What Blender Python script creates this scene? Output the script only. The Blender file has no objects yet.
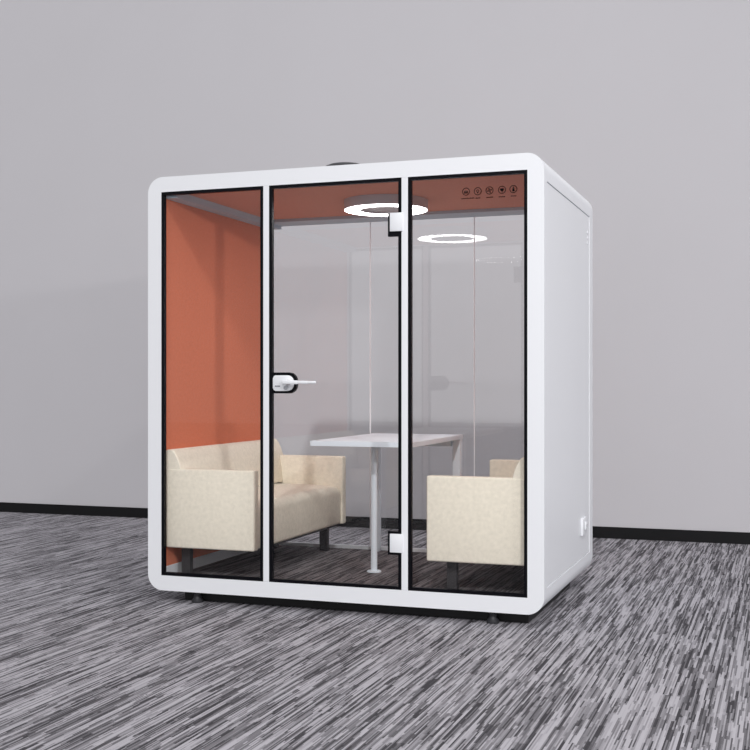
import bpy, bmesh, math, random
from mathutils import Vector, Matrix
random.seed(7)
S = bpy.context.scene
C = S.collection
PI = math.pi

# ------------------------------------------------------------------ materials
def new_mat(name):
    m = bpy.data.materials.new(name); m.use_nodes = True
    nt = m.node_tree; b = nt.nodes['Principled BSDF']
    return m, nt, b

def lin(r, g, b):
    f = lambda c: (c/255/12.92) if c/255 <= 0.04045 else ((c/255+0.055)/1.055)**2.4
    return (f(r), f(g), f(b), 1)

def plain(name, col, rough=0.5, metal=0.0, spec=0.5, bump=0.0, bscale=300, vary=0.0, vscale=8):
    m, nt, b = new_mat(name)
    b.inputs['Base Color'].default_value = col
    b.inputs['Roughness'].default_value = rough
    b.inputs['Metallic'].default_value = metal
    b.inputs['Specular IOR Level'].default_value = spec
    tc = nt.nodes.new('ShaderNodeTexCoord')
    if bump or vary:
        n = nt.nodes.new('ShaderNodeTexNoise'); n.inputs['Scale'].default_value = bscale
        n.inputs['Detail'].default_value = 3
        nt.links.new(tc.outputs['Object'], n.inputs['Vector'])
        if bump:
            bp = nt.nodes.new('ShaderNodeBump'); bp.inputs['Strength'].default_value = bump
            bp.inputs['Distance'].default_value = 0.002
            nt.links.new(n.outputs['Fac'], bp.inputs['Height'])
            nt.links.new(bp.outputs['Normal'], b.inputs['Normal'])
        if vary:
            n2 = nt.nodes.new('ShaderNodeTexNoise'); n2.inputs['Scale'].default_value = vscale
            n2.inputs['Detail'].default_value = 4
            nt.links.new(tc.outputs['Object'], n2.inputs['Vector'])
            mx = nt.nodes.new('ShaderNodeMix'); mx.data_type = 'RGBA'
            mx.inputs['A'].default_value = (col[0]*(1-vary), col[1]*(1-vary), col[2]*(1-vary*1.15), 1)
            mx.inputs['B'].default_value = (min(1, col[0]*(1+vary)), min(1, col[1]*(1+vary)), min(1, col[2]*(1+vary)), 1)
            mr = nt.nodes.new('ShaderNodeMapRange')
            mr.inputs['From Min'].default_value = 0.3; mr.inputs['From Max'].default_value = 0.7
            nt.links.new(n2.outputs['Fac'], mr.inputs['Value'])
            nt.links.new(mr.outputs['Result'], mx.inputs['Factor'])
            nt.links.new(mx.outputs['Result'], b.inputs['Base Color'])
    return m

def glass_mat(name, base, tint):
    m = bpy.data.materials.new(name); m.use_nodes = True
    nt = m.node_tree; nt.nodes.clear()
    out = nt.nodes.new('ShaderNodeOutputMaterial')
    tr = nt.nodes.new('ShaderNodeBsdfTransparent'); tr.inputs['Color'].default_value = tint
    gl = nt.nodes.new('ShaderNodeBsdfGlossy'); gl.inputs['Roughness'].default_value = 0.0
    gl.inputs['Color'].default_value = (1, 1, 1, 1)
    lw = nt.nodes.new('ShaderNodeLayerWeight'); lw.inputs['Blend'].default_value = 0.5
    pw = nt.nodes.new('ShaderNodeMath'); pw.operation = 'POWER'; pw.inputs[1].default_value = 5
    ma = nt.nodes.new('ShaderNodeMath'); ma.operation = 'MULTIPLY_ADD'; ma.inputs[1].default_value = 0.8
    ma.inputs[2].default_value = base; ma.use_clamp = True
    mx = nt.nodes.new('ShaderNodeMixShader')
    nt.links.new(lw.outputs['Facing'], pw.inputs[0]); nt.links.new(pw.outputs[0], ma.inputs[0])
    nt.links.new(ma.outputs[0], mx.inputs['Fac'])
    nt.links.new(tr.outputs[0], mx.inputs[1]); nt.links.new(gl.outputs[0], mx.inputs[2])
    nt.links.new(mx.outputs[0], out.inputs['Surface'])
    return m

def carpet_mat(name, dark, light, offset=0.0):
    """loop pile carpet: thin rows along Y, each row broken into dashes"""
    m, nt, b = new_mat(name)
    N = nt.nodes.new; L = nt.links.new
    b.inputs['Roughness'].default_value = 0.95
    b.inputs['Specular IOR Level'].default_value = 0.1
    tc = N('ShaderNodeTexCoord'); sep = N('ShaderNodeSeparateXYZ'); L(tc.outputs['Object'], sep.inputs[0])
    def math_(op, a, bb=None, c=None):
        n = N('ShaderNodeMath'); n.operation = op
        for i, v in enumerate((a, bb, c)):
            if v is None: continue
            if isinstance(v, (int, float)): n.inputs[i].default_value = v
            else: L(v, n.inputs[i])
        return n.outputs[0]
    X = math_('ADD', sep.outputs['X'], offset); Y = sep.outputs['Y']
    # every row is cut into dashes whose joints are shifted at random from row to row
    def layer(width, length, seed):
        col = math_('FLOOR', math_('DIVIDE', X, width))
        h = N('ShaderNodeTexWhiteNoise'); h.noise_dimensions = '1D'
        L(math_('ADD', col, seed), h.inputs['W'])
        wob = N('ShaderNodeTexNoise'); wob.noise_dimensions = '1D'; wob.inputs['Scale'].default_value = 1.0
        L(math_('ADD', math_('DIVIDE', Y, length*1.7), math_('MULTIPLY', h.outputs['Value'], 60.0)), wob.inputs['W'])
        cell = math_('FLOOR', math_('ADD', math_('DIVIDE', Y, length), math_('ADD', math_('MULTIPLY', h.outputs['Value'], 17.0), math_('MULTIPLY', wob.outputs['Fac'], 2.2))))
        v = N('ShaderNodeCombineXYZ'); L(col, v.inputs['X']); L(cell, v.inputs['Y']); v.inputs['Z'].default_value = seed
        n = N('ShaderNodeTexWhiteNoise'); n.noise_dimensions = '3D'
        L(v.outputs[0], n.inputs['Vector'])
        return n.outputs['Value']
    a = layer(0.0055, 0.16, 2.0)
    c = layer(0.0110, 0.42, 31.0)
    d = layer(0.0330, 0.55, 55.0)
    s = math_('ADD', math_('ADD', math_('MULTIPLY', a, 0.46), math_('MULTIPLY', c, 0.42)), math_('MULTIPLY', d, 0.12))
    fib = N('ShaderNodeTexNoise'); fib.inputs['Scale'].default_value = 330; fib.inputs['Detail'].default_value = 2
    L(tc.outputs['Object'], fib.inputs['Vector'])
    s = math_('ADD', s, math_('MULTIPLY', math_('SUBTRACT', fib.outputs['Fac'], 0.5), 0.30))
    cr = N('ShaderNodeValToRGB'); cr.color_ramp.interpolation = 'LINEAR'
    e = cr.color_ramp.elements
    e[0].position = 0.25; e[0].color = dark
    e[1].position = 0.70; e[1].color = light
    mid = e.new(0.46); mid.color = tuple(dark[i]*0.6+light[i]*0.4 if i < 3 else 1 for i in range(4))
    L(s, cr.inputs[0]); L(cr.outputs[0], b.inputs['Base Color'])
    bp = N('ShaderNodeBump'); bp.inputs['Strength'].default_value = 0.35; bp.inputs['Distance'].default_value = 0.003
    L(s, bp.inputs['Height']); L(bp.outputs['Normal'], b.inputs['Normal'])
    return m

M = {}
M['white'] = plain('white_powder_coat', (0.815, 0.825, 0.855, 1), 0.45, bump=0.03, bscale=500)
M['panel'] = plain('white_side_panel', (0.815, 0.825, 0.855, 1), 0.4, bump=0.03, bscale=500)
M['blacktrim'] = plain('black_glass_edge', (0.003, 0.003, 0.005, 1), 0.4, spec=0.12, bump=0.02)
M['orange'] = plain('orange_felt', lin(214, 124, 94), 0.95, spec=0.1, bump=0.3, bscale=350, vary=0.05, vscale=60)
M['ceil'] = plain('orange_ceiling_felt', lin(206, 144, 124), 0.95, spec=0.1, bump=0.2, bscale=350, vary=0.04, vscale=50)
M['border'] = plain('ceiling_border_metal', lin(176, 192, 206), 0.5, bump=0.02)
M['glass'] = glass_mat('clear_glass', 0.021, (1, 1, 1, 1))
M['rglass'] = glass_mat('rear_glass', 0.045, (1, 1, 1, 1))
M['sofa'] = plain('beige_upholstery', lin(233, 225, 209), 0.85, spec=0.25, bump=0.25, bscale=420, vary=0.06, vscale=45)
M['legblack'] = plain('dark_sofa_leg', lin(44, 42, 44), 0.6, bump=0.05)
M['tablewhite'] = plain('white_laminate', (0.78, 0.83, 0.885, 1), 0.6, spec=0.3, bump=0.02)
M['wall'] = plain('painted_wall', lin(201, 199, 203), 0.9, spec=0.15, bump=0.05, bscale=180, vary=0.008, vscale=1.2)
M['base'] = plain('black_skirting', (0.005, 0.005, 0.006, 1), 0.6, spec=0.25, bump=0.02)
M['rubber'] = plain('black_rubber', (0.03, 0.03, 0.035, 1), 0.5, bump=0.05)
M['undershade'] = plain('under_shade_black', (0.006, 0.006, 0.007, 1), 0.6, bump=0.03)  # shade under the booth put into a near-black colour
M['print'] = plain('dark_print', lin(6, 3, 4), 0.8, spec=0.1, bump=0.01)
M['shadowgap'] = plain('socket_recess', lin(120, 120, 126), 0.6, bump=0.01)
M['chrome'] = plain('satin_metal', lin(190, 192, 198), 0.25, metal=0.8, bump=0.01)
M['seal'] = plain('clear_joint_seal', lin(248, 248, 250), 0.3, bump=0.01)
M['lampgrey'] = plain('lamp_body', lin(196, 198, 204), 0.5, bump=0.01)
M['carpet'] = carpet_mat('striped_carpet', lin(66, 64, 68), lin(174, 171, 177))
M['carpet_in'] = carpet_mat('booth_carpet', lin(58, 55, 57), lin(132, 126, 128), 0.21)
m, nt, b = new_mat('ring_diffuser')
b.inputs['Base Color'].default_value = (1, 1, 1, 1)
b.inputs['Emission Color'].default_value = (1, 0.99, 0.98, 1)
b.inputs['Emission Strength'].default_value = 12.0
M['emit'] = m

# ------------------------------------------------------------------ helpers
def tag(o, label=None, cat=None, group=None, kind=None):
    if label: o['label'] = label
    if cat: o['category'] = cat
    if group: o['group'] = group
    if kind: o['kind'] = kind
    return o

def empty(name, loc, label, cat, group=None):
    o = bpy.data.objects.new(name, None); C.objects.link(o)
    o.location = loc; o.empty_display_size = 0.1
    return tag(o, label, cat, group)

def obj(name, bm, mat, parent=None, smooth=True, angle=35):
    """link a bmesh given in world coordinates as one object"""
    bmesh.ops.recalc_face_normals(bm, faces=bm.faces[:])
    me = bpy.data.meshes.new(name)
    org = Vector(parent_loc(parent)) if parent else Vector((0, 0, 0))
    bm.transform(Matrix.Translation(-org))
    bm.to_mesh(me); bm.free()
    mats = mat if isinstance(mat, (list, tuple)) else [mat]
    for mm in mats: me.materials.append(mm)
    if smooth:
        for p in me.polygons: p.use_smooth = True
        me.set_sharp_from_angle(angle=math.radians(angle))
    o = bpy.data.objects.new(name, me); C.objects.link(o)
    if parent: o.parent = parent
    return o

def parent_loc(p):
    v = Vector((0, 0, 0))
    while p:
        v += Vector(p.location); p = p.parent
    return v

def box(bm, x0, x1, y0, y1, z0, z1, bev=0.0, seg=2, mi=0):
    r = bmesh.ops.create_cube(bm, size=1)
    vs = r['verts']
    for v in vs:
        v.co = Vector(((x0+x1)/2 + v.co.x*(x1-x0), (y0+y1)/2 + v.co.y*(y1-y0), (z0+z1)/2 + v.co.z*(z1-z0)))
    fs = list({f for v in vs for f in v.link_faces})
    for f in fs: f.material_index = mi
    if bev:
        es = list({e for v in vs for e in v.link_edges})
        bmesh.ops.bevel(bm, geom=es, offset=bev, segments=seg, profile=0.5, affect='EDGES')
    return bm

def prism_xz(bm, pts, y0, y1, mi=0):
    """outline in XZ extruded along Y"""
    a = [bm.verts.new((x, y0, z)) for x, z in pts]
    b_ = [bm.verts.new((x, y1, z)) for x, z in pts]
    n = len(pts)
    fs = [bm.faces.new(a), bm.faces.new(b_[::-1])]
    for i in range(n):
        fs.append(bm.faces.new((a[i], b_[i], b_[(i+1) % n], a[(i+1) % n])))
    for f in fs: f.material_index = mi
    return a, b_

def rrect(x0, x1, z0, z1, r, n=12):
    pts = []
    rr = r if isinstance(r, (list, tuple)) else (r,)*4   # br, tr, tl, bl
    for (cx, cz, a0, q) in ((x1-rr[0], z0+rr[0], -90, rr[0]), (x1-rr[1], z1-rr[1], 0, rr[1]),
                            (x0+rr[2], z1-rr[2], 90, rr[2]), (x0+rr[3], z0+rr[3], 180, rr[3])):
        if q <= 0: pts.append((cx, cz)); continue
        for i in range(n+1):
            a = math.radians(a0+90*i/n); pts.append((cx+q*math.cos(a), cz+q*math.sin(a)))
    return pts

def cyl(bm, cx, cy, z0, z1, r, n=32, r2=None, bev=0.0, mi=0):
    r2 = r if r2 is None else r2
    a = [bm.verts.new((cx+r*math.cos(2*PI*i/n), cy+r*math.sin(2*PI*i/n), z0)) for i in range(n)]
    b_ = [bm.verts.new((cx+r2*math.cos(2*PI*i/n), cy+r2*math.sin(2*PI*i/n), z1)) for i in range(n)]
    fs = [bm.faces.new(a[::-1]), bm.faces.new(b_)]
    for i in range(n): fs.append(bm.faces.new((a[i], a[(i+1) % n], b_[(i+1) % n], b_[i])))
    for f in fs: f.material_index = mi
    if bev:
        bmesh.ops.bevel(bm, geom=[e for e in fs[1].edges], offset=bev, segments=3, affect='EDGES', profile=0.5)

def lathe(bm, prof, cx, cy, n=48, mi=0):
    """prof: list of (r,z) closed loop ring or open ending on axis"""
    rings = []
    for r, z in prof:
        if r < 1e-6: rings.append([bm.verts.new((cx, cy, z))])
        else: rings.append([bm.verts.new((cx+r*math.cos(2*PI*i/n), cy+r*math.sin(2*PI*i/n), z)) for i in range(n)])
    for k in range(len(prof)-1):
        A, B = rings[k], rings[k+1]
        for i in range(n):
            j = (i+1) % n
            if len(A) == 1 and len(B) == 1: continue
            if len(A) == 1: f = bm.faces.new((A[0], B[i], B[j]))
            elif len(B) == 1: f = bm.faces.new((A[i], A[j], B[0]))
            else: f = bm.faces.new((A[i], A[j], B[j], B[i]))
            f.material_index = mi
    return rings

def ring_frame(bm, x0, x1, z0, z1, t, y0, y1, mi=0):
    """rectangular ring in XZ"""
    box(bm, x0, x1, y0, y1, z1-t, z1, mi=mi); box(bm, x0, x1, y0, y1, z0, z0+t, mi=mi)
    box(bm, x0, x0+t, y0, y1, z0+t, z1-t, mi=mi); box(bm, x1-t, x1, y0, y1, z0+t, z1-t, mi=mi)

# ------------------------------------------------------------------ room
bm = bmesh.new(); box(bm, -22, 22, -26, 3.62, -0.1, 0.0)
tag(obj('floor', bm, M['carpet'], smooth=False), kind='structure')
bm = bmesh.new(); box(bm, -22, 22, 3.47, 3.62, 0, 6.5)
tag(obj('wall_back', bm, M['wall'], smooth=False), kind='structure')
bm = bmesh.new(); box(bm, -22, 22, 3.456, 3.47, 0, 0.088, 0.002, 1)
tag(obj('baseboard_back', bm, M['base'], smooth=False), kind='structure')

# ------------------------------------------------------------------ booth
W, D = 2.187, 1.473
ZB, ZT = 0.064, 2.314
OX0, OX1, OZ0, OZ1 = 0.0825, 2.1041, 0.1460, 2.2315     # glazed opening
FL = 0.125                                                 # booth floor level
pod = empty('meeting_booth', (W/2, D/2, 0),
            'white four-person office booth with glass front, rounded corners and orange lining', 'booth')

# shell = rounded prism minus cavity, openings and side recess
bm = bmesh.new()
prism_xz(bm, rrect(0, W, ZB, ZT, 0.088, 14), 0, D)
rim = [e for e in bm.edges if abs(e.verts[0].co.y-e.verts[1].co.y) < 1e-6]
bmesh.ops.bevel(bm, geom=rim, offset=0.006, segments=3, affect='EDGES', profile=0.5)
shell = obj('shell', bm, [M['white']], pod, angle=30)
def cutter(x0, x1, y0, y1, z0, z1):
    b2 = bmesh.new(); box(b2, x0, x1, y0, y1, z0, z1)
    return obj('cutter', b2, M['white'], None, False)
cuts = [cutter(0.062, W-0.062, 0.045, D-0.030, 0.105, 2.262),
        cutter(OX0, OX1, -0.1, 0.2, OZ0, OZ1),
        cutter(OX0, OX1, D-0.2, D+0.1, OZ0, OZ1),
        cutter(W-0.008, W+0.1, 0.069, 1.368, 0.188, 2.182)]
for c in cuts:
    md = shell.modifiers.new('cut', 'BOOLEAN'); md.operation = 'DIFFERENCE'; md.solver = 'EXACT'; md.object = c
bpy.context.view_layer.update()
dg = bpy.context.evaluated_depsgraph_get()
newme = bpy.data.meshes.new_from_object(shell.evaluated_get(dg))
shell.modifiers.clear(); old = shell.data; shell.data = newme; bpy.data.meshes.remove(old); newme.name = 'shell'
for c in cuts:
    me_ = c.data; bpy.data.objects.remove(c); bpy.data.meshes.remove(me_)
for p in newme.polygons: p.use_smooth = True
newme.set_sharp_from_angle(angle=math.radians(30))

# side panel lying in the recess
bm = bmesh.new(); box(bm, W-0.0078, W-0.003, 0.073, 1.364, 0.192, 2.178, 0.001, 1)
obj('side_panel', bm, M['panel'], pod)
bm = bmesh.new()
for k in range(3):
    z = 2.080-0.031*k
    box(bm, W-0.003, W+0.001, 1.285, 1.310, z-0.008, z+0.008, 0.002, 2)
obj('side_vent', bm, M['white'], pod)

# mullions
MU = [(0.6906, 0.7252), (1.4579, 1.4931)]
for a, c in MU:
    bm = bmesh.new(); box(bm, a, c, 0.0, 0.045, OZ0, OZ1, 0.002, 1)
    obj('mullion', bm, M['white'], pod)

# glass panes with black edge print
def black_edge(bm, x0, x1, z0, z1, t=0.0165, y0=0.001, y1=0.026):
    ring_frame(bm, x0, x1, z0, z1, t, y0, y1)
for a, c in ((OX0, MU[0][0]), (MU[1][1], OX1)):
    bm = bmesh.new(); box(bm, a+0.003, c-0.003, 0.014, 0.024, OZ0+0.003, OZ1-0.003)
    p = obj('fixed_pane', bm, M['glass'], pod, False)
    bm = bmesh.new(); black_edge(bm, a, c, OZ0, OZ1)
    obj('black_edge', bm, M['blacktrim'], p, False)
    if a > 1:
        pane_r = p
# door
dx0, dx1 = MU[0][1], MU[1][0]
bm = bmesh.new(); box(bm, dx0+0.003, dx1-0.003, 0.014, 0.024, OZ0+0.003, OZ1-0.003)
door = obj('glass_door', bm, M['glass'], pod, False)
bm = bmesh.new(); black_edge(bm, dx0, dx1, OZ0, OZ1)
HZ = 1.193
prism_xz(bm, rrect(dx0+0.004, 0.881, HZ-0.055, HZ+0.055, (0.045, 0.045, 0, 0), 10), 0.002, 0.0258)
for zc in (2.002, 0.388):
    box(bm, 1.386, dx1-0.001, 0.0015, 0.0259, zc-0.066, zc+0.052)
obj('black_edge', bm, M['blacktrim'], door, False)
for zc in (2.007, 0.382):
    bm = bmesh.new(); box(bm, 1.399, 1.466, -0.009, 0.008, zc-0.047, zc+0.047, 0.002, 2)
    obj('hinge', bm, M['white'], door)
# handle : rosette, hub, lever, key cylinder
bm = bmesh.new()
prism_xz(bm, rrect(0.750, 0.868, HZ-0.042, HZ+0.040, (0.036, 0.036, 0.016, 0.016), 8), -0.006, 0.008)
fr = [e for e in bm.edges if all(abs(v.co.y+0.006) < 1e-5 for v in e.verts)]
bmesh.ops.bevel(bm, geom=fr, offset=0.003, segments=2, affect='EDGES', profile=0.5)
# hub (axis Y)
def ycyl(bm, cx, cz, r, y0, y1, n=24, mi=0):
    prism_xz(bm, [(cx+r*math.cos(2*PI*i/n), cz+r*math.sin(2*PI*i/n)) for i in range(n)], y0, y1, mi)
ycyl(bm, 0.838, HZ+0.004, 0.017, -0.050, -0.004)
box(bm, 0.824, 0.912, -0.058, -0.038, HZ-0.007, HZ+0.013, 0.005, 3)
box(bm, 0.905, 0.966, -0.056, -0.040, HZ-0.005, HZ+0.011, 0.004, 3)
box(bm, 0.955, 1.012, -0.055, -0.041, HZ-0.004, HZ+0.010, 0.004, 3)
handle = obj('door_handle', bm, M['white'], door)
bm = bmesh.new()
box(bm, 0.762, 0.792, -0.0085, -0.005, HZ-0.021, HZ-0.013, 0.001, 1)
obj('lock_plate', bm, M['chrome'], door)
bm = bmesh.new()
ycyl(bm, 0.826, HZ-0.024, 0.011, -0.012, -0.005)
obj('lock_cylinder', bm, M['chrome'], door)

# control icons printed on the right pane (small line pictograms with captions)
yI0, yI1 = 0.0125, 0.0138
def ring(cx, cz, r, t):
    n = 32; o1 = []; i1 = []
    for k in range(n):
        a = 2*PI*k/n
        o1.append((cx+r*math.cos(a), cz+r*math.sin(a))); i1.append((cx+(r-t)*math.cos(a), cz+(r-t)*math.sin(a)))
    for k in range(n):
        j = (k+1) % n
        prism_xz(bm, [o1[k], o1[j], i1[j], i1[k]], yI0, yI1)
def poly(pts): prism_xz(bm, pts, yI0, yI1)
def inv(px, py, d=0.0125):
    t = (px-375)/1171
    u = (1.2414-0.334*d+t*(6.404+0.9426*d))/(0.9426+0.334*t)
    Z = 6.404-0.334*u+0.9426*d
    return u, 1.19+(383.5-py)/1171*Z
ic = [inv(466, 191.6), inv(477.7, 191.2), inv(489.5, 190.4), inv(502, 189.8), inv(513.4, 189)]
for k, (cx, cz) in enumerate(ic):
    bm = bmesh.new(); ring(cx, cz, 0.0195, 0.0034)
    if k == 0:      # peaked wave
        for s in (-1, 0, 1):
            poly([(cx+s*0.007-0.004, cz-0.006), (cx+s*0.007+0.004, cz-0.006), (cx+s*0.007+0.0008, cz+0.007-abs(s)*0.003), (cx+s*0.007-0.0008, cz+0.007-abs(s)*0.003)])
        box(bm, cx-0.011, cx+0.011, yI0, yI1, cz-0.0095, cz-0.0075)
    elif k == 1:    # small lamp ring
        ring(cx, cz+0.001, 0.0075, 0.0028); box(bm, cx-0.0028, cx+0.0028, yI0, yI1, cz-0.011, cz-0.006)
    elif k == 2:    # four bladed fan
        for q in range(4):
            a = q*PI/2+0.3
            pts = [(cx, cz)]
            for t_, rr_ in ((-0.42, 0.007), (-0.25, 0.0115), (0.1, 0.013), (0.42, 0.010)):
                pts.append((cx+rr_*math.cos(a+t_), cz+rr_*math.sin(a+t_)))
            poly(pts)
    elif k == 3:    # heart shaped leaf
        pts = []
        for q in range(28):
            t_ = 2*PI*q/28
            pts.append((cx+0.00062*16*math.sin(t_)**3, cz+0.00062*(13*math.cos(t_)-5*math.cos(2*t_)-2*math.cos(3*t_)-math.cos(4*t_))))
        poly(pts); box(bm, cx-0.001, cx+0.001, yI0, yI1, cz-0.015, cz-0.008)
    else:           # standing figure
        poly([(cx+0.0035*math.cos(2*PI*q/14), cz+0.0088+0.0035*math.sin(2*PI*q/14)) for q in range(14)])
        poly([(cx-0.006, cz-0.011), (cx+0.006, cz-0.011), (cx+0.0045, cz+0.004), (cx-0.0045, cz+0.004)])
        poly([(cx+0.006, cz-0.006), (cx+0.010, cz-0.009), (cx+0.008, cz-0.011)])
    obj('control_icon', bm, M['print'], pane_r, False)
wd = [0.066, 0.022, 0.032, 0.032, 0.026]
for k, (cx, cz) in enumerate(ic):        # illegible tiny caption strokes
    bm = bmesh.new(); w = wd[k]; off = 0.008 if k == 0 else 0
    x = cx-w/2+off; zc = cz-0.033
    while x < cx+w/2+off:
        h = random.choice((0.0040, 0.0040, 0.0055)); ww = random.choice((0.0016, 0.0030))
        box(bm, x, x+ww, yI0, yI1, zc-0.003, zc-0.003+h)
        x += ww+0.0009
    obj('icon_caption', bm, M['print'], pane_r, False)

# rear panes with clear vertical joints
xs = [OX0, 0.772, 1.459, OX1]
for i in range(3):
    bm = bmesh.new(); box(bm, xs[i]+0.0015, xs[i+1]-0.0015, D-0.027, D-0.017, OZ0+0.001, OZ1-0.001)
    obj('rear_pane', bm, M['rglass'], pod, False)
for i in (1, 2):
    bm = bmesh.new(); box(bm, xs[i]-0.0018, xs[i]+0.0018, D-0.029, D-0.016, OZ0+0.001, OZ1-0.001)
    obj('pane_joint', bm, M['seal'], pod, False)

# lining
iy0, iy1 = 0.046, D-0.031
bm = bmesh.new(); box(bm, 0.0635, 0.0760, iy0, iy1, 0.186, 2.2045)
tag(obj('wall_lining', bm, M['orange'], pod, False), 'orange felt wall lining')
bm = bmesh.new(); box(bm, W-0.0760, W-0.0635, iy0, iy1, 0.186, 2.2045)
obj('wall_lining', bm, M['orange'], pod, False)
for x0, x1 in ((0.0635, 0.0800), (W-0.0800, W-0.0635)):
    bm = bmesh.new(); box(bm, x0, x1, iy0, iy1, FL, 0.186, 0.002, 1)
    obj('inner_skirting', bm, M['white'], pod)
bm = bmesh.new(); box(bm, 0.0635, W-0.0635, iy0, iy1, 0.106, FL)
obj('booth_floor', bm, M['carpet_in'], pod, False)
# ceiling: grey border on three sides around an orange felt panel
bx0, bx1, by1 = 0.152, W-0.092, iy1-0.20
bm = bmesh.new()
box(bm, 0.0635, bx0, iy0, iy1, 2.2050, 2.2600); box(bm, bx1, W-0.0635, iy0, iy1, 2.2050, 2.2600)
box(bm, bx0, bx1, by1, iy1, 2.2240, 2.2600)
obj('ceiling_border', bm, M['border'], pod, False)
bm = bmesh.new(); box(bm, bx0, bx1, iy0, by1, 2.2420, 2.2600)
obj('ceiling_panel', bm, M['ceil'], pod, False)

# near-black block added for the shade below the booth, feet, roof fan
bm = bmesh.new(); box(bm, 0.17, W-0.10, 0.105, D-0.20, 0.002, 0.0635)
obj('under_shade_block', bm, M['undershade'], pod, False)
for fx in (0.27, W-0.27):
    for fy in (0.064, D-0.064):
        bm = bmesh.new(); lathe(bm, [(0, 0), (0.030, 0), (0.032, 0.004), (0.031, 0.014), (0.022, 0.024), (0.016, 0.0635), (0, 0.0635)], fx, fy, 28)
        obj('foot', bm, M['rubber'], pod)
bm = bmesh.new()
lathe(bm, [(0, ZT), (0.150, ZT), (0.150, ZT+0.070), (0.142, ZT+0.092), (0.120, ZT+0.112), (0.092, ZT+0.124), (0.05, ZT+0.129), (0, ZT+0.130)], 0.915, 0.63, 48)
tag(obj('roof_fan', bm, M['rubber'], pod), 'black round fan cover')

# ------------------------------------------------------------------ double socket on the side
sk = empty('power_socket', (W-0.003, 1.13, 0.321),
           'small white power socket plate low on the right side of the booth', 'socket')
bm = bmesh.new(); box(bm, W-0.003, W+0.011, 1.062, 1.200, 0.321, 0.418, 0.003, 2)
obj('plate', bm, M['white'], sk)
bm = bmesh.new(); box(bm, W+0.011, W+0.019, 1.125, 1.172, 0.350, 0.392, 0.003, 2)
oo = obj('socket_insert', bm, M['white'], sk)
bm = bmesh.new()
for yy in (1.139, 1.157): box(bm, W+0.0188, W+0.0196, yy-0.002, yy+0.002, 0.364, 0.378)
obj('slot', bm, M['shadowgap'], oo, False)

# ------------------------------------------------------------------ ring light
LX, LY = 1.118, 0.75
rl = empty('ring_light', (LX, LY, 2.242), 'round ceiling light with glowing white ring under the orange ceiling', 'ceiling light')
R = 0.241
bm = bmesh.new()
lathe(bm, [(0, 2.242), (R, 2.242), (R, 2.188), (R-0.003, 2.1865), (R-0.003, 2.190), (0.150, 2.190), (0.150, 2.1865), (0.148, 2.1865), (0.147, 2.198), (0, 2.198)], LX, LY, 64)
obj('lamp_body', bm, M['lampgrey'], rl)
bm = bmesh.new()
rg = lathe(bm, [(R-0.0035, 2.1895), (R-0.0035, 2.1855), (0.1505, 2.1855), (0.1505, 2.1895)], LX, LY, 64)
n = 64
for i in range(n):
    j = (i+1) % n; bm.faces.new((rg[3][i], rg[3][j], rg[0][j], rg[0][i]))
obj('glowing_ring', bm, M['emit'], rl)

# ------------------------------------------------------------------ table
tb = empty('meeting_table', (W/2, 0.9, FL), 'white rectangular table on a round post between the two sofas', 'table')
tx0, tx1, ty0, ty1 = W/2-0.294, W/2+0.297, 0.37, 1.435
bm = bmesh.new()
TZ0, TZ1 = 0.845, 0.872
pts = rrect(tx0, tx1, ty0, ty1, (0.012, 0.004, 0.004, 0.012), 5)
a = [bm.verts.new((x, y, TZ0)) for x, y in pts]; b2 = [bm.verts.new((x, y, TZ1)) for x, y in pts]
bm.faces.new(a[::-1]); bm.faces.new(b2)
for i in range(len(pts)):
    j = (i+1) % len(pts); bm.faces.new((a[i], a[j], b2[j], b2[i]))
bmesh.ops.bevel(bm, geom=[e for e in bm.edges if e.verts[0].co.z == e.verts[1].co.z], offset=0.002, segments=2, affect='EDGES', profile=0.5)
obj('tabletop', bm, M['tablewhite'], tb)
px, py = 1.092, 0.62
bm = bmesh.new(); cyl(bm, px, py, FL+0.008, TZ0-0.004, 0.0185, 32)
obj('post', bm, M['tablewhite'], tb)
bm = bmesh.new(); lathe(bm, [(0, FL), (0.041, FL), (0.041, FL+0.005), (0.036, FL+0.009), (0, FL+0.009)], px, py, 40)
obj('base_plate', bm, M['tablewhite'], tb)
bm = bmesh.new(); lathe(bm, [(0, TZ0-0.008), (0.05, TZ0-0.008), (0.05, TZ0), (0, TZ0)], px, py, 40)
obj('mounting_plate', bm, M['tablewhite'], tb)
for x0 in (tx0+0.004, tx1-0.052):
    bm = bmesh.new(); box(bm, x0, x0+0.048, 1.375, 1.433, FL, TZ0, 0.002, 2)
    obj('leg', bm, M['tablewhite'], tb)
bm = bmesh.new(); box(bm, tx0+0.064, tx1-0.064, 1.380, 1.430, TZ0-0.045, TZ0, 0.002, 1)
obj('rear_rail', bm, M['tablewhite'], tb)

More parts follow.
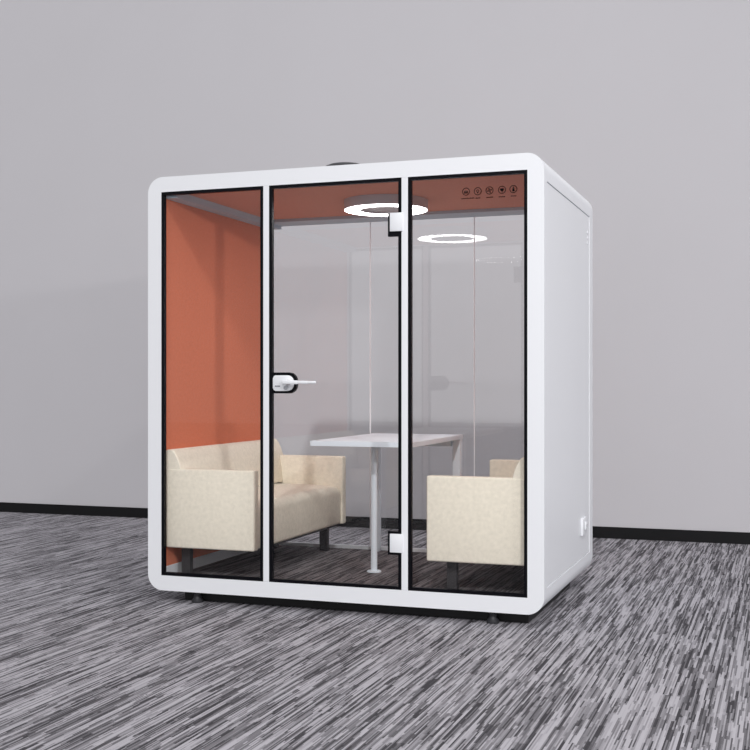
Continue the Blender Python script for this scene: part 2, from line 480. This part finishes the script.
# ------------------------------------------------------------------ sofas
def sofa(label, flip):
    X = (lambda u: W-u) if flip else (lambda u: u)
    root = empty('sofa', (X(0.35), 0.74, FL), label, 'sofa', 'beige two-seat sofas in the booth')
    def bx(name, u0, u1, y0, y1, z0, z1, bev, seg=3, mat='sofa'):
        x0, x1 = sorted((X(u0), X(u1)))
        b = bmesh.new(); box(b, x0, x1, y0, y1, z0, z1, bev, seg)
        return obj(name, b, M[mat], root)
    uw, uf = 0.080, 0.613
    for y0, y1 in ((0.050, 0.114), (1.368, 1.432)):
        arm = bx('armrest', uw, uf, y0, y1, 0.291, 0.723, 0.010, 3)
    # seat: rounded front, slight crown
    b = bmesh.new()
    ny = 12; pr = [(0.100, 0.292), (0.585, 0.292), (0.596, 0.298), (0.600, 0.310), (0.600, 0.485)]
    for q in range(1, 8):
        a_ = q/7*PI/2; pr.append((0.545+0.055*math.cos(a_), 0.485+0.055*math.sin(a_)))
    pr += [(0.45, 0.546), (0.30, 0.547), (0.17, 0.545), (0.100, 0.545)]
    rows = []
    for k in range(ny+1):
        t = k/ny; y = 0.1145+(1.3675-0.1145)*t
        e = 1-abs(2*t-1)**6
        rows.append([b.verts.new((X(u), y, z+(0.010*e-0.006 if z > 0.45 else 0))) for u, z in pr])
    for k in range(ny):
        for i in range(len(pr)):
            j = (i+1) % len(pr)
            b.faces.new((rows[k][i], rows[k][j], rows[k+1][j], rows[k+1][i]))
    b.faces.new(rows[0]); b.faces.new(rows[-1][::-1])
    obj('seat', b, M['sofa'], root, angle=50)
    # backrest: wedge with curved front
    b = bmesh.new()
    pr = [(0.078, 0.552), (0.196, 0.552), (0.190, 0.62), (0.182, 0.68), (0.172, 0.73), (0.156, 0.775), (0.140, 0.805), (0.128, 0.820), (0.116, 0.827), (0.086, 0.827), (0.078, 0.820)]
    rows = []
    for y, s in ((0.054, 0.0), (0.060, 1.0), (0.5, 1), (0.9, 1), (1.422, 1), (1.428, 0.0)):
        rows.append([b.verts.new((X(u if s else u-(0.004 if u > 0.1 else 0)), y, z-(0 if s else 0.004*(z > 0.7)))) for u, z in pr])
    for k in range(len(rows)-1):
        for i in range(len(pr)):
            j = (i+1) % len(pr)
            b.faces.new((rows[k][i], rows[k][j], rows[k+1][j], rows[k+1][i]))
    b.faces.new(rows[0]); b.faces.new(rows[-1][::-1])
    obj('backrest', b, M['sofa'], root, angle=40)
    bx('seat_frame', 0.095, 0.590, 0.1145, 1.3675, 0.282, 0.2915, 0, 1, 'legblack')
    for u in (0.155, 0.505):
        for y in (0.160, 1.322):
            if y < 1 and (u > 0.3) != flip: continue
            bx('leg', u-0.026, u+0.026, y-0.020, y+0.020, FL, 0.282 if y > 0.1145 else 0.291, 0.002, 1, 'legblack')
    return root
sofa('beige two-seat sofa against the orange felt wall on the left', False)
sofa('beige two-seat sofa at the right end of the booth, facing left', True)

# ------------------------------------------------------------------ light
wd_ = bpy.data.worlds.new('world'); S.world = wd_; wd_.use_nodes = True
bg = wd_.node_tree.nodes['Background']
bg.inputs['Color'].default_value = (0.985, 0.985, 1.0, 1); bg.inputs['Strength'].default_value = 1.0
wt = wd_.node_tree; wc = wt.nodes.new('ShaderNodeTexCoord'); wsp = wt.nodes.new('ShaderNodeSeparateXYZ')
wm = wt.nodes.new('ShaderNodeMath'); wm.operation = 'MULTIPLY_ADD'; wm.inputs[1].default_value = 0.52; wm.inputs[2].default_value = 0.77
wt.links.new(wc.outputs['Generated'], wsp.inputs[0]); wt.links.new(wsp.outputs['X'], wm.inputs[0])
wt.links.new(wm.outputs[0], bg.inputs['Strength'])
def lamp(name, loc, aim, size, watts):
    l = bpy.data.lights.new(name, 'AREA'); l.shape = 'SQUARE'; l.size = size; l.energy = watts
    o = bpy.data.objects.new(name, l); C.objects.link(o); o.location = loc
    o.rotation_euler = (Vector(aim)-Vector(loc)).to_track_quat('-Z', 'Y').to_euler()
lamp('high_side_light', (4.38, -4.0, 5.35), (1.0, 1.0, 1.2), 0.12, 42)
lamp('low_side_light', (4.38, -4.0, 2.70), (0.5, 1.5, 1.2), 0.16, 64)
sl = bpy.data.lights.new('sunlight', 'SUN'); sl.energy = 0.85; sl.angle = math.radians(2.0)
so = bpy.data.objects.new('sunlight', sl); C.objects.link(so); so.location = (2, -6, 6)
so.rotation_euler = Vector((-0.24, 1, -0.72)).to_track_quat('-Z', 'Y').to_euler()

# ------------------------------------------------------------------ camera
cam = bpy.data.cameras.new('camera'); co = bpy.data.objects.new('camera', cam); C.objects.link(co)
cam.sensor_width = 36; cam.lens = 1171/750*36; cam.shift_y = 8.5/750
co.location = (3.309, -5.622, 1.19); co.rotation_euler = (PI/2, 0, math.radians(19.51))
cam.clip_end = 100
S.camera = co

S.view_settings.view_transform = 'Standard'; S.view_settings.look = 'None'
S.view_settings.gamma = 1; S.view_settings.use_curve_mapping = False
S.view_settings.exposure = 0.0
